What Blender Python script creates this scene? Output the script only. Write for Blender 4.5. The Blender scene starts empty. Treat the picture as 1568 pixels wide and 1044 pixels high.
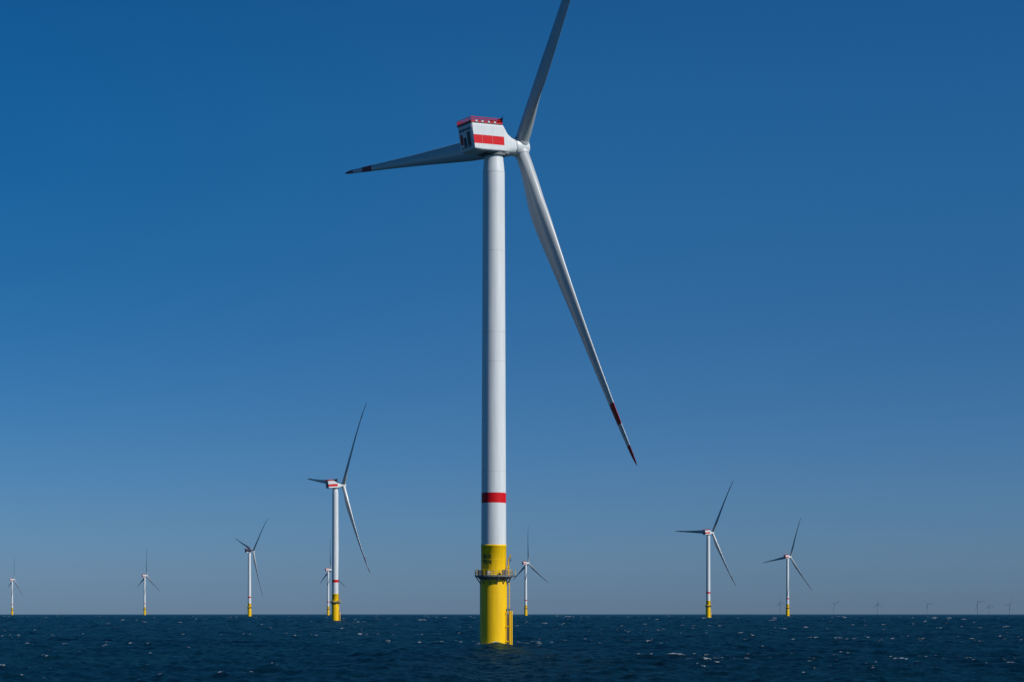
import bpy, math, numpy as np
from mathutils import Vector, Matrix
rad=math.radians
F=2600.0; EYE=7.4; YE=936.0; CX=784.0; RE=6.37e6; S0=7.0; D0=F/S0
SUN_AZ=-30.5; SUN_EL=40.0
scene=bpy.context.scene
scene.view_settings.view_transform='Standard'; scene.view_settings.look='None'; scene.view_settings.exposure=0

# ---------------------------------------------------------------- materials
def new_mat(name):
    m=bpy.data.materials.new(name); m.use_nodes=True
    nt=m.node_tree; b=nt.nodes['Principled BSDF']; return m,nt,b
def paint(name,col,rough=0.4,var=0.06,metal=0.0,streak=True,spec=0.5):
    m,nt,b=new_mat(name)
    tc=nt.nodes.new('ShaderNodeTexCoord'); mp=nt.nodes.new('ShaderNodeMapping')
    mp.inputs['Scale'].default_value=(1.6,1.6,0.12) if streak else (0.8,0.8,0.8)
    n=nt.nodes.new('ShaderNodeTexNoise'); n.inputs['Scale'].default_value=1.0; n.inputs['Detail'].default_value=6
    r=nt.nodes.new('ShaderNodeValToRGB')
    r.color_ramp.elements[0].position=0.3; r.color_ramp.elements[1].position=0.7
    lo=[c*(1-var*1.6) for c in col]; hi=[min(1,c*(1+var*0.4)) for c in col]
    r.color_ramp.elements[0].color=(*lo,1); r.color_ramp.elements[1].color=(*hi,1)
    l=nt.links.new
    l(tc.outputs['Object'],mp.inputs['Vector']); l(mp.outputs[0],n.inputs['Vector']); l(n.outputs['Fac'],r.inputs[0]); l(r.outputs[0],b.inputs['Base Color'])
    b.inputs['Roughness'].default_value=rough; b.inputs['Metallic'].default_value=metal
    b.inputs['Specular IOR Level'].default_value=spec
    return m
M_white=paint('white_tower_paint',(0.58,0.615,0.63),0.38)
M_blade=paint('blade_gelcoat',(0.37,0.40,0.41),0.26,0.05)
M_red=paint('signal_red_paint',(0.55,0.004,0.009),0.5,spec=.2)
M_dred=paint('blade_red_paint',(0.26,0.006,0.01),0.45,spec=.25)
M_yel=paint('yellow_paint',(0.83,0.50,0.0),0.45,0.10,spec=.35)
M_grey=paint('galvanised_steel',(0.13,0.14,0.15),0.5,0.1)
M_dark=paint('dark_panel',(0.02,0.022,0.025),0.5,0.1)
M_seam=paint('seam_paint',(0.44,0.46,0.48),0.5)
M_growth=paint('marine_growth',(0.10,0.085,0.015),0.8,0.3)
M_black=paint('black_lettering',(0.012,0.012,0.012),0.5)
M_haze=paint('painted_haze',(0.15,0.22,0.33),0.9,0.02,spec=0.1)  # bluish-grey base colour with aerial haze painted in, for the far turbines
MATS=[M_white,M_blade,M_red,M_yel,M_grey,M_dark,M_seam,M_growth,M_black,M_dred,M_haze]
W,B,R,Y,G,DK,SM,GR,BK,DR,HZ=range(11)

# ---------------------------------------------------------------- mesh builder
class MB:
    def __init__(s): s.v=[]; s.f=[]; s.m=[]; s.sm=[]
    def add(s,vs,fs,m,smooth=False):
        o=len(s.v); s.v+= [tuple(v) for v in vs]
        for i,f in enumerate(fs):
            s.f.append([o+k for k in f]); s.m.append(m if isinstance(m,int) else m[i]); s.sm.append(smooth if isinstance(smooth,bool) else smooth[i])
    def box(s,c,d,m,rot=None):
        vs=[]
        for x in(-.5,.5):
            for y in(-.5,.5):
                for z in(-.5,.5):
                    p=Vector((x*d[0],y*d[1],z*d[2]))
                    if rot: p=rot@p
                    vs.append(p+Vector(c))
        s.add(vs,[(0,1,3,2),(4,6,7,5),(0,4,5,1),(2,3,7,6),(0,2,6,4),(1,5,7,3)],m)
    def tube(s,a,b,r,m,n=8,r2=None):
        a=Vector(a);b=Vector(b);d=(b-a).normalized(); r2=r if r2 is None else r2
        u=d.orthogonal().normalized(); w=d.cross(u)
        vs=[]
        for i in range(n):
            t=2*math.pi*i/n; q=u*math.cos(t)+w*math.sin(t)
            vs+= [a+q*r,b+q*r2]
        fs=[(2*i,2*((i+1)%n),2*((i+1)%n)+1,2*i+1) for i in range(n)]
        s.add(vs,fs,m,True)
        s.add(vs,[[2*i for i in range(n)][::-1],[2*i+1 for i in range(n)]],m)
    def lathe(s,prof,mats,n=96,smooth=True,arc=None):
        vs=[];fs=[];ms=[]
        for (r,z) in prof:
            for i in range(n):
                t=2*math.pi*i/n; vs.append((r*math.cos(t),r*math.sin(t),z))
        for k in range(len(prof)-1):
            for i in range(n):
                j=(i+1)%n
                fs.append((k*n+i,k*n+j,(k+1)*n+j,(k+1)*n+i)); ms.append(mats[k] if isinstance(mats,list) else mats)
        s.add(vs,fs,ms,smooth)
    def ring(s,r,z,t,m,n=72):
        for i in range(n):
            a=2*math.pi*i/n;b=2*math.pi*(i+1)/n
            s.tube((r*math.cos(a),r*math.sin(a),z),(r*math.cos(b),r*math.sin(b),z),t,m,6)
    def mesh(s,name):
        me=bpy.data.meshes.new(name); me.from_pydata(s.v,[],s.f)
        for m in MATS: me.materials.append(m)
        me.polygons.foreach_set('material_index',s.m); me.polygons.foreach_set('use_smooth',s.sm); me.update(); return me

# ---- tower (z=0 waterline)
def mk_tower():
    b=MB()
    def rt(z): return 2.74+(2.40-2.74)*(z-22)/(103-22)
    prof=[(rt(22.03),22.03),(rt(31.1),31.1)]; ms=[W]
    prof.append((rt(33.3),33.3)); ms.append(R)
    seams=[38.0,61.9,68.3,86.0,103.1]
    zc=33.3
    for z in seams:
        n=4
        for k in range(1,n+1):
            zz=zc+(z-zc)*k/n; prof.append((rt(zz),zz)); ms.append(W)
        zc=z
    prof+= [(2.36,103.6),(2.2,105.2),(2.08,106.4),(2.08,106.9)]; ms+=[W]*4
    b.lathe(prof,ms,128)
    for z in seams: b.lathe([(rt(z),z-.05),(rt(z)+.015,z-.03),(rt(z)+.015,z+.03),(rt(z),z+.05)],SM,128)
    b.lathe([(2.08,106.9),(2.35,106.92),(2.35,107.5),(2.0,107.5)],G,64,False)
    return b.mesh('tower')
def mk_tp():
    b=MB()
    b.lathe([(2.93,-12),(2.93,-.2)],GR,96); b.lathe([(2.935,-.2),(2.935,0.45)],GR,96)
    b.lathe([(2.93,0.45),(2.93,8),(2.93,14.9)],Y,96)
    b.lathe([(2.76,15.3),(2.76,21.6),(2.80,21.65),(2.80,22.0),(2.72,22.03)],Y,96)
    for z in (4.5,10.2,18.8): b.lathe([(2.935 if z<15 else 2.765,z-.04),(2.945 if z<15 else 2.775,z),(2.935 if z<15 else 2.765,z+.04)],Y,96)
    return b.mesh('transition_piece')
def mk_platform():
    b=MB(); R0=4.15
    b.lathe([(2.9,14.3),(R0-.5,15.0),(R0,15.0),(R0,15.35),(2.7,15.35)],[G,G,G,G],24,False)
    for i in range(12):
        t=2*math.pi*(i+.5)/12; c,s=math.cos(t),math.sin(t)
        b.tube((2.9*c,2.9*s,13.4),((R0-.15)*c,(R0-.15)*s,14.98),.11,G,8)
    n=24
    for z in (15.75,16.1,16.5): b.ring(R0-.05,z,.035,Y if z>16.3 else G,36)
    for i in range(n):
        t=2*math.pi*i/n; c,s=math.cos(t),math.sin(t)
        b.tube(((R0-.05)*c,(R0-.05)*s,15.35),((R0-.05)*c,(R0-.05)*s,16.5),.045,Y if i%3 else G,6)
    b.box((2.2,-3.05,15.95),(.8,.5,1.2),G); b.box((-3.35,-.9,15.9),(.5,.9,1.1),DK); b.box((-1.0,-3.3,15.8),(.6,.5,.9),W)
    b.box((4.2,-.6,15.17),(1.2,2.4,.3),G)
    for y in(-1.75,-.6,.55): b.tube((4.75,y,15.3),(4.75,y,16.5),.045,Y,6)
    for z in (15.9,16.5): b.tube((4.75,-1.75,z),(4.75,.55,z),.035,Y,6)
    return b.mesh('service_platform')
def mk_crane():
    b=MB()
    b.tube((3.2,-1.1,15.35),(3.2,-1.1,18.6),.2,Y,12,.15)
    b.tube((3.2,-1.1,18.5),(3.75,-1.3,19.9),.15,Y,10,.1)
    b.tube((3.2,-1.1,16.7),(3.6,-1.25,19.2),.06,G,8)
    b.box((3.2,-1.1,17.1),(.55,.45,.6),Y)
    b.tube((3.75,-1.3,19.9),(3.75,-1.3,18.7),.025,DK,6); b.box((3.75,-1.3,18.6),(.18,.18,.25),DK)
    return b.mesh('davit_crane')
def mk_landing():
    b=MB()
    for y in(-.85,.85):
        b.tube((3.85,y,-3),(3.85,y,7.6),.16,Y,12)
        for z in(.9,4.2,7.2): b.tube((2.8,y,z),(3.85,y,z),.12,Y,8)
    for y in(-.28,.28): b.tube((3.5,y,-2),(3.5,y,15.2),.05,Y,8)
    z=-1.5
    while z<15: b.tube((3.5,-.28,z),(3.5,.28,z),.028,Y,6); z+=.32
    for z in(8.5,11,13.5):
        for y in(-.28,.28): b.tube((2.9,y,z),(3.5,y,z),.04,Y,6)
    b.box((3.45,0,8.0),(.9,1.4,.12),G)
    for t in(2.4,3.0): b.tube((3.1*math.cos(t),3.1*math.sin(t),-4),(3.1*math.cos(t),3.1*math.sin(t),14.5),.14,Y,10)
    return b.mesh('boat_landing')
def mk_text():
    cu=bpy.data.curves.new('id_lettering','FONT'); cu.body='BKR\n9RN'; cu.size=1.25; cu.align_x='CENTER'; cu.space_line=.95; cu.offset=.02
    o=bpy.data.objects.new('tmp',cu); scene.collection.objects.link(o)
    bpy.context.view_layer.update()
    me=bpy.data.meshes.new_from_object(o.evaluated_get(bpy.context.evaluated_depsgraph_get()))
    bpy.data.objects.remove(o)
    for v in me.vertices:
        a=v.co.x/2.76; z=v.co.y
        v.co=(2.79*math.sin(a),-2.79*math.cos(a),19.0+z)
    me.materials.clear(); me.materials.append(M_black); me.name='id_lettering'; return me

def section(x,hw,top,bot,rc,shear=0.0,circ=0.0,r=2.0):
    pts=[]
    rc=min(rc,hw*.95)
    def arc(cy,cz,a0,a1,n=5): return [(cy+rc*math.cos(a0+(a1-a0)*i/n),cz+rc*math.sin(a0+(a1-a0)*i/n)) for i in range(n+1)]
    q=math.pi/2
    pts+=arc(hw-rc,top-rc,0,q); pts+=arc(-hw+rc,top-rc,q,2*q)
    mid=[(1.3),(-.55)]
    pts+=[(-hw,z) for z in mid]
    pts+=arc(-hw+rc,bot+rc,2*q,3*q); pts+=arc(hw-rc,bot+rc,3*q,4*q)
    pts+=[(hw,z) for z in mid[::-1]]
    n=len(pts); out=[]
    for (y,z) in pts:
        if circ>0:
            a=math.atan2(z-(top+bot)/2*(1-circ),y); cy,cz=r*math.cos(a),r*math.sin(a)
            y=y*(1-circ)+cy*circ; z=z*(1-circ)+cz*circ
        out.append((x+shear*(top-z)/(top-bot),y,z))
    return out
def mk_nacelle():
    b=MB()
    T=3.85;Bt=-1.85
    st=[section(-7.55,2.35,T-.2,Bt+.5,.3,.45),section(-7.3,2.68,T,Bt+.15,.32,.35),section(-5.2,2.75,T,Bt,.35),section(-.5,2.75,T,Bt,.35),section(.9,2.75,T,Bt,.35)]
    front=[section(1.3,2.62,T-.25,Bt,.5),section(2.4,2.4,3.0,-1.95,.8,0,.35,2.2),section(3.8,2.2,2.6,-2,.9,0,.8,2.05),section(4.9,2,2,-2,.9,0,1,1.95)]
    n=len(st[0])
    def skin(st,smooth):
        vs=[p for s in st for p in s]; fs=[];ms=[]
        for k in range(len(st)-1):
            for i in range(n):
                j=(i+1)%n; fs.append((k*n+i,(k+1)*n+i,(k+1)*n+j,k*n+j))
                z0=st[k][i][2]; z1=st[k][j][2]
                red=(not smooth) and (1<=k<=3) and abs(max(z0,z1)-1.3)<.02 and abs(min(z0,z1)+.55)<.02
                ms.append(R if red else W)
        return vs,fs,ms
    vs,fs,ms=skin(st,False); fs.append(list(range(n))); ms.append(W); b.add(vs,fs,ms,False)
    vs,fs,ms=skin([st[-1]]+front,True); b.add(vs,fs,ms,True)
    def rear(y,z,w,h,m,d=.06):
        xs=-7.55+.45*(3.65-z)/5.0-.02; b.box((xs,y,z),(d,w,h),m,Matrix.Rotation(-.09,3,'Y'))
    rear(-1.15,.7,1.2,2.9,DK); rear(.35,.2,1.0,1.9,DK); rear(1.55,.9,.8,2.2,R)
    rear(0,2.75,4.3,.5,G); rear(0,-.95,4.0,.25,G)
    for i in range(7): rear(-1.15,-.4+i*.38,1.25,.07,G,.12)
    for x in(-4.9,-2.2): b.box((x,-2.752,1.0),(.03,.02,4.9),SM)
    b.box((-.2,0,-1.98),(5.5,4.2,.3),G); 
    b.lathe([(2.45,-2.5),(2.45,-1.8)],G,48,False)
    b.box((-3.4,0,T+.08),(8.3,5.5,.12),G)
    ys=2.72
    loop=[(-7.5,-ys),(.75,-ys),(.75,ys),(-7.5,ys)]
    for a,c in zip(loop,loop[1:]+loop[:1]):
        for z in(.45,.8,1.2): b.tube((*a,T+z),(*c,T+z),.06,R,6)
        b.box(((a[0]+c[0])/2,(a[1]+c[1])/2,T+.2),(abs(a[0]-c[0])+.05,abs(a[1]-c[1])+.05,.3),R)
        L=math.hypot(a[0]-c[0],a[1]-c[1]); k=int(L/.42)
        for i in range(k):
            t=i/k; p=(a[0]+(c[0]-a[0])*t,a[1]+(c[1]-a[1])*t)
            b.tube((*p,T+.1),(*p,T+1.25),.055,R,6)
    for x in(-6.2,-4.6,-2.9,-1.3): b.box((x,-2.78,T+.35),(.5,.1,.3),W)
    b.box((-.9,-1.0,T+.65),(1.0,1.8,1.0),DK); b.box((-1.0,1.2,T+.6),(1.6,1.6,1.0),G)
    b.box((1.0,-1.4,T+.9),(.2,1.9,1.5),DK,Matrix.Rotation(.25,3,'Y'))
    b.tube((.9,-2.2,T),(1.3,-2.3,T+2.0),.06,DK,6); b.tube((.2,1.8,T),(.2,1.8,T+2.4),.05,DK,6)
    b.tube((-6.9,-2.3,T),(-6.9,-2.3,T+1.6),.04,G,6)
    return b.mesh('nacelle')
HUBX=7.1
def mk_hub():
    b=MB()
    prof=[(1.6,-2.35),(1.85,-2.2),(1.98,-1.6),(2.02,-.8),(2.02,.3),(1.93,1.0),(1.65,1.6),(1.15,2.0),(.55,2.2),(0.001,2.25)]
    b.lathe(prof,W,64)
    b.v=[(z,y,-x) for (x,y,z) in b.v]
    b.tube((-2.9,0,0),(-2.2,0,0),1.7,DK,48)
    return b.mesh('rotor_hub')
RR=78.5
def mk_blade(bend):
    b=MB(); n=36
    fr=[.027,.035,.045,.06,.08,.1,.12,.14,.16,.18,.2,.22,.245,.27,.3,.33,.37,.41,.45,.5,.55,.6,.65,.7,.75,.78,.812,.84,.875,.91,.94,.96,.975,.987,.995,1.0]
    def interp(x,xs,ys): return float(np.interp(x,xs,ys))
    rings=[]
    for f in fr:
        ch=interp(f,[.0,.04,.08,.14,.2,.24,.3,.4,.5,.6,.7,.8,.9,.96,.985,1.0],[3.0,3.0,3.25,4.0,4.6,4.65,4.3,3.6,2.95,2.4,1.95,1.55,1.15,.85,.55,.12])
        th=interp(f,[0,.04,.08,.14,.2,.3,.4,.6,1],[1,1,.88,.58,.42,.32,.27,.22,.17])
        bl=interp(f,[.04,.2],[0,1]); bl=bl*bl*(3-2*bl)
        tw=rad(interp(f,[0,.12,.2,.4,.6,.8,1],[18,17,14,8,4.5,2.5,1]) +4.0)
        ax=.5*(1-bl)+.32*bl
        pb=bend*f**3
        pts=[]
        for i in range(n):
            t=2*math.pi*i/n
            xc=.5*(1+math.cos(t))
            sg=1 if math.sin(t)>=0 else -1
            yt=5*(.2969*math.sqrt(max(xc,0))-.126*xc-.3516*xc**2+.2843*xc**3-.1015*xc**4)
            camb=.03*(1-(2*xc-1)**2)
            ya=-camb*1.0+sg*yt*th*(.9 if sg>0 else 1.05)
            yc=.5*math.sin(t)*th
            x=(xc-ax)*ch; y=(ya*bl+yc*(1-bl))*ch
            X=x*math.cos(tw)+y*math.sin(tw); Yy=-x*math.sin(tw)+y*math.cos(tw)
            pts.append((X,Yy+pb,f*RR))
        rings.append(pts)
    vs=[p for r in rings for p in r]; fs=[];ms=[]
    for k in range(len(fr)-1):
        f=(fr[k]+fr[k+1])/2
        m=DR if (.812<f<.875 or f>.94) else B
        for i in range(n):
            j=(i+1)%n; fs.append((k*n+i,k*n+j,(k+1)*n+j,(k+1)*n+i)); ms.append(m)
    b.add(vs,fs,ms,True); b.add(rings[-1],[list(range(n))],DR)
    b.lathe([(1.6,1.0),(1.6,2.0),(1.55,2.1)],SM,48); b.lathe([(1.42,2.05),(1.42,2.2)],DK,48)
    return b.mesh('blade')
ME=dict(tower=mk_tower(),transition_piece=mk_tp(),service_platform=mk_platform(),davit_crane=mk_crane(),boat_landing=mk_landing(),id_lettering=mk_text(),nacelle=mk_nacelle(),rotor_hub=mk_hub(),blade=mk_blade(3.4),blade_near=mk_blade(1.9))
AXZ=109.3; TILT=rad(5)
def drop(x,y): return (x*x+y*y)/(2*RE)
def turbine(px,hub_y,yaw,phase,D=None,landing=-12,bl='blade',offs=(0,0,0)):
    if D is None:
        D=1000
        for _ in range(30): D=F*(110-EYE-D*D/(2*RE))/(YE-hub_y)
    x=(px-CX)/F*D
    e=bpy.data.objects.new('wind_turbine',None); e.empty_display_size=5; scene.collection.objects.link(e)
    e.location=(x,D,-drop(x,D))
    def child(key,mat,name=None):
        o=bpy.data.objects.new(name or key,ME[key]); scene.collection.objects.link(o); o.parent=e; o.matrix_local=mat; return o
    I=Matrix.Identity(4)
    child('tower',I); child('transition_piece',I); child('service_platform',I); child('davit_crane',I)
    child('boat_landing',Matrix.Rotation(rad(landing),4,'Z')); child('id_lettering',Matrix.Rotation(rad(-33),4,'Z'))
    base=Matrix.Rotation(rad(yaw),4,'Z')@Matrix.Translation((0,0,AXZ))@Matrix.Rotation(-TILT,4,'Y')
    child('nacelle',base)
    hub=base@Matrix.Translation((HUBX,0,0)); child('rotor_hub',hub)
    for k in range(3):
        ph=rad(phase+120*k+offs[k])
        U=Vector((0,0,1));V=Vector((0,-1,0));A=Vector((1,0,0))
        rr=U*math.cos(ph)+V*math.sin(ph); tt=-U*math.sin(ph)+V*math.cos(ph)
        m=Matrix((tt,A,rr)).transposed().to_4x4()
        child(bl,hub@m,'blade_%d'%(k+1))
    return e
turbine(756,218,36,37.2,D0,bl='blade_near',offs=(-1.4,0,.5))
turbine(513.5,742,30.5,37.5)
turbine(382,843,34,48)
turbine(1084.5,815,34.4,33.5)
turbine(1206,852,35,23)
turbine(805,862,33,3)
turbine(502.5,872,34,4)
turbine(221.5,881,40,5)
turbine(18.5,887,36,12)

# ---- far group of turbines as one object, haze painted into their colour
b=MB(); rng=np.random.RandomState(4)
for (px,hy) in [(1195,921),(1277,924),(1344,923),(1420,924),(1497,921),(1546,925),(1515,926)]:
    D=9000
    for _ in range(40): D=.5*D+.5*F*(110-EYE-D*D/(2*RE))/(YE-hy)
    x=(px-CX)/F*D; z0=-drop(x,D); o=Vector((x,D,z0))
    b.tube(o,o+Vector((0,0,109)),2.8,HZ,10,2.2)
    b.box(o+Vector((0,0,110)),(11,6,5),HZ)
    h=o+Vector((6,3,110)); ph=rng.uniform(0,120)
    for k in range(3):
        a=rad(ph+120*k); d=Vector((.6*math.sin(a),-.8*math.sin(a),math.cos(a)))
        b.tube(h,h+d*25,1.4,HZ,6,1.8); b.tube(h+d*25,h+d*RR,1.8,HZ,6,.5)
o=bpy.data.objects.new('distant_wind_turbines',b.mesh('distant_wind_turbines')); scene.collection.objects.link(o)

# ---------------------------------------------------------------- sea
def build_sea():
    rng=np.random.RandomState(11)
    r=np.concatenate([[0.01,5,12],np.geomspace(20,110,30)[:-1],np.exp(np.arange(math.log(110),math.log(160),.005))[:-1],np.exp(np.arange(math.log(160),math.log(3600),.0018))[:-1],np.geomspace(3610,60000,90)])
    a_in=np.linspace(rad(-21),rad(21),900); a_out=np.linspace(rad(21),rad(339),140)[1:-1]
    a=np.concatenate([a_in,a_out]); nr,na=len(r),len(a)
    Rg,Ag=np.meshgrid(r,a,indexing='ij')
    X0=(Rg*np.sin(Ag)); Y0=(Rg*np.cos(Ag))
    dr=np.gradient(r)[:,None]
    N=96; lam=np.exp(rng.uniform(math.log(1.2),math.log(22),N))
    wd=math.atan2(-.6,-.8)
    Z=np.zeros_like(X0);DX=np.zeros_like(X0);DY=np.zeros_like(X0);J=np.zeros_like(X0)
    for L in lam:
        th=wd+rng.normal(0,.6); k=2*math.pi/L; kx,ky=k*math.cos(th),k*math.sin(th)
        amp=.041/k*(1.0 if L<7 else .5)
        w=np.clip((L/dr-2.0)/1.5,0,1); w=w*w*(3-2*w)
        rows=np.where(w[:,0]>0)[0]
        if len(rows)==0: continue
        sl=slice(rows[0],rows[-1]+1); ww=w[sl]*(1+np.clip((Rg[sl]-600)/900,0,1)*(1.0 if L>=7 else 0))
        p=kx*X0[sl]+ky*Y0[sl]+rng.uniform(0,6.28)
        c=np.cos(p);s=np.sin(p)
        Z[sl]+=ww*amp*c; DX[sl]-=ww*amp*s*math.cos(th)*.9; DY[sl]-=ww*amp*s*math.sin(th)*.9
        J[sl]+=ww*k*amp*c
    mask=((Ag<=rad(21)))*1.0
    Z*=mask;DX*=mask;DY*=mask;J*=mask
    sd=J[:,:900].std(axis=1,keepdims=True)+1e-6
    g=np.sin(X0*.05+Y0*.017+1)+np.sin(X0*-.023+Y0*.031+2)+np.sin(X0*.011+Y0*-.043)
    thr=3.05+.3*np.clip((Rg-400)/600,0,1)
    foam=np.clip((J/sd-thr+.38*g)/.5,0,1)*mask*(Rg>110)*(Rg<3600)
    foam=np.where(sd>.01,foam,0)
    tx=(756-CX)/F*D0; dd=np.hypot(X0-tx,Y0-D0)
    foam=np.maximum(foam,np.clip((4.6-dd)/2.0,0,.8))
    dd=np.hypot((X0-tx-6.5)/4.0,(Y0-D0+2)/2.2); foam=np.maximum(foam,np.clip((1-dd)*.9,0,.5))
    co=np.stack([X0+DX,Y0+DY,Z-Rg**2/(2*RE)],-1).reshape(-1,3).astype(np.float32)
    idx=np.arange(nr*na).reshape(nr,na); i2=np.roll(idx,-1,axis=1)
    q=np.stack([idx[:-1],idx[1:],i2[1:],i2[:-1]],-1).reshape(-1,4)
    me=bpy.data.meshes.new('sea'); me.vertices.add(len(co)); me.vertices.foreach_set('co',co.ravel())
    nf=len(q); me.loops.add(nf*4); me.loops.foreach_set('vertex_index',q.ravel().astype(np.int32))
    me.polygons.add(nf); me.polygons.foreach_set('loop_start',(np.arange(nf)*4).astype(np.int32))
    me.polygons.foreach_set('use_smooth',np.ones(nf,dtype=bool))
    me.update(calc_edges=True)
    at=me.attributes.new('foam','FLOAT','POINT'); at.data.foreach_set('value',foam.ravel().astype(np.float32))
    if me.polygons[nf//2].normal.z<0: me.flip_normals()
    return me
sea=bpy.data.objects.new('sea',build_sea()); scene.collection.objects.link(sea)
m=bpy.data.materials.new('sea_water'); m.use_nodes=True; nt=m.node_tree; nt.nodes.clear(); l=nt.links.new
out=nt.nodes.new('ShaderNodeOutputMaterial')
tc=nt.nodes.new('ShaderNodeTexCoord')
def noise(scale,det,sc=(1,1,1),rough=.55):
    mp=nt.nodes.new('ShaderNodeMapping'); mp.inputs['Scale'].default_value=sc; mp.inputs['Rotation'].default_value=(0,0,rad(37))
    n=nt.nodes.new('ShaderNodeTexNoise'); n.inputs['Scale'].default_value=scale; n.inputs['Detail'].default_value=det; n.inputs['Roughness'].default_value=rough
    l(tc.outputs['Object'],mp.inputs['Vector']); l(mp.outputs[0],n.inputs['Vector']); return n
n1=noise(1.1,6,(1,.6,1),.62)
bp=nt.nodes.new('ShaderNodeBump'); bp.inputs['Strength'].default_value=1.0; bp.inputs['Distance'].default_value=.45; l(n1.outputs['Fac'],bp.inputs['Height'])
dif=nt.nodes.new('ShaderNodeBsdfDiffuse'); l(bp.outputs[0],dif.inputs['Normal'])
n2=noise(.02,3); cr=nt.nodes.new('ShaderNodeValToRGB'); cr.color_ramp.elements[0].color=(.0006,.0095,.020,1); cr.color_ramp.elements[1].color=(.0014,.018,.032,1)
cr.color_ramp.elements[0].position=.35; cr.color_ramp.elements[1].position=.65
l(n2.outputs['Fac'],cr.inputs[0]); l(cr.outputs[0],dif.inputs['Color'])
gl=nt.nodes.new('ShaderNodeBsdfGlossy'); gl.inputs['Roughness'].default_value=.16; gl.inputs['Color'].default_value=(.45,.76,.78,1); l(bp.outputs[0],gl.inputs['Normal'])
fr=nt.nodes.new('ShaderNodeFresnel'); fr.inputs['IOR'].default_value=1.33; l(bp.outputs[0],fr.inputs['Normal'])
mt=nt.nodes.new('ShaderNodeMath'); mt.operation='MULTIPLY'; mt.inputs[1].default_value=.45; l(fr.outputs[0],mt.inputs[0])
mx=nt.nodes.new('ShaderNodeMixShader'); l(mt.outputs[0],mx.inputs[0]); l(dif.outputs[0],mx.inputs[1]); l(gl.outputs[0],mx.inputs[2])
fo=nt.nodes.new('ShaderNodeBsdfDiffuse'); fo.inputs['Color'].default_value=(.5,.56,.6,1)
att=nt.nodes.new('ShaderNodeAttribute'); att.attribute_name='foam'
n3=noise(1.6,6,(1,1,1),.7); mr=nt.nodes.new('ShaderNodeMapRange'); mr.inputs[1].default_value=.43; mr.inputs[2].default_value=.56
l(n3.outputs['Fac'],mr.inputs[0])
mm=nt.nodes.new('ShaderNodeMath'); mm.operation='MULTIPLY'; l(att.outputs['Fac'],mm.inputs[0]); l(mr.outputs[0],mm.inputs[1])
mx2=nt.nodes.new('ShaderNodeMixShader'); l(mm.outputs[0],mx2.inputs[0]); l(mx.outputs[0],mx2.inputs[1]); l(fo.outputs[0],mx2.inputs[2])
l(mx2.outputs[0],out.inputs[0]); sea.data.materials.append(m)

# ---------------------------------------------------------------- sky + sun
w=bpy.data.worlds.new('World'); scene.world=w; w.use_nodes=True; nt=w.node_tree; l=nt.links.new
bg=nt.nodes['Background']; sky=nt.nodes.new('ShaderNodeTexSky'); sky.sky_type='NISHITA'; sky.sun_disc=False
sky.sun_elevation=rad(SUN_EL); sky.sun_rotation=rad(90-SUN_AZ); sky.air_density=1.0; sky.dust_density=0.0; sky.ozone_density=4.0
tcw=nt.nodes.new('ShaderNodeTexCoord'); sp=nt.nodes.new('ShaderNodeSeparateXYZ'); l(tcw.outputs['Generated'],sp.inputs[0])
rp=nt.nodes.new('ShaderNodeValToRGB'); l(sp.outputs['Z'],rp.inputs[0]); rp.color_ramp.interpolation='B_SPLINE'
tints=[(0,(.175,.305,.66)),(.036,(.26,.41,.71)),(.094,(.24,.455,.74)),(.18,(.165,.475,.74)),(.262,(.15,.57,.85)),(.34,(.12,.56,.88)),(1,(.12,.5,.85))]
els=rp.color_ramp.elements
els[0].position=0; els[0].color=(*tints[0][1],1); els[1].position=1; els[1].color=(*tints[-1][1],1)
for p,c in tints[1:-1]:
    e=els.new(p); e.color=(*c,1)
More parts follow.
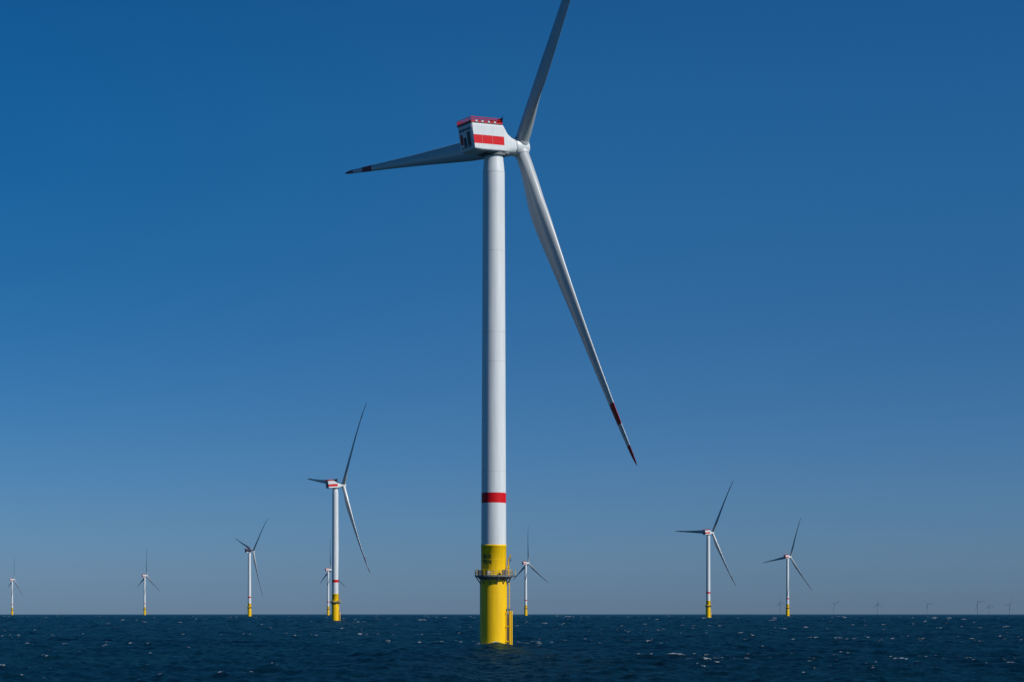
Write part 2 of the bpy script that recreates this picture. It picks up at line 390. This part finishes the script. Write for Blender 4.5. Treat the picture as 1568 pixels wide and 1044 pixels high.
mu=nt.nodes.new('ShaderNodeMix'); mu.data_type='RGBA'; mu.blend_type='MULTIPLY'; mu.inputs[0].default_value=1
l(sky.outputs[0],mu.inputs[6]); l(rp.outputs[0],mu.inputs[7])
# darker polarised band of sky away from the sun (towards -X)
mrx=nt.nodes.new('ShaderNodeMapRange'); mrx.inputs[1].default_value=-.36; mrx.inputs[2].default_value=.3; l(sp.outputs['X'],mrx.inputs[0])
rx=nt.nodes.new('ShaderNodeValToRGB'); l(mrx.outputs[0],rx.inputs[0]); rx.color_ramp.interpolation='EASE'
rx.color_ramp.elements[0].color=(.42,.85,.92,1); rx.color_ramp.elements[1].color=(1.0,1.0,1.0,1); rx.color_ramp.elements[1].position=.75
mu2=nt.nodes.new('ShaderNodeMix'); mu2.data_type='RGBA'; mu2.blend_type='MULTIPLY'; mu2.inputs[0].default_value=1
mrz=nt.nodes.new('ShaderNodeMapRange'); mrz.inputs[1].default_value=.02; mrz.inputs[2].default_value=.25; l(sp.outputs['Z'],mrz.inputs[0]); l(mrz.outputs[0],mu2.inputs[0])
l(mu.outputs[2],mu2.inputs[6]); l(rx.outputs[0],mu2.inputs[7])
l(mu2.outputs[2],bg.inputs['Color']); bg.inputs['Strength'].default_value=.08
sd=bpy.data.lights.new('sun','SUN'); sd.energy=4.7; sd.angle=rad(.5); sd.color=(1,.96,.9)
so=bpy.data.objects.new('sun',sd); scene.collection.objects.link(so)
sv=Vector((math.cos(rad(SUN_EL))*math.cos(rad(SUN_AZ)),math.cos(rad(SUN_EL))*math.sin(rad(SUN_AZ)),math.sin(rad(SUN_EL))))
so.rotation_euler=sv.to_track_quat('Z','Y').to_euler(); so.location=sv*300

# ---------------------------------------------------------------- camera
cd=bpy.data.cameras.new('camera'); cam=bpy.data.objects.new('camera',cd); scene.collection.objects.link(cam)
cam.location=(0,0,EYE); cam.rotation_euler=(rad(90),0,0)
cd.sensor_width=36; cd.lens=36*F/1568; cd.shift_y=(YE-522)/1568; cd.clip_start=.5; cd.clip_end=200000
scene.camera=cam
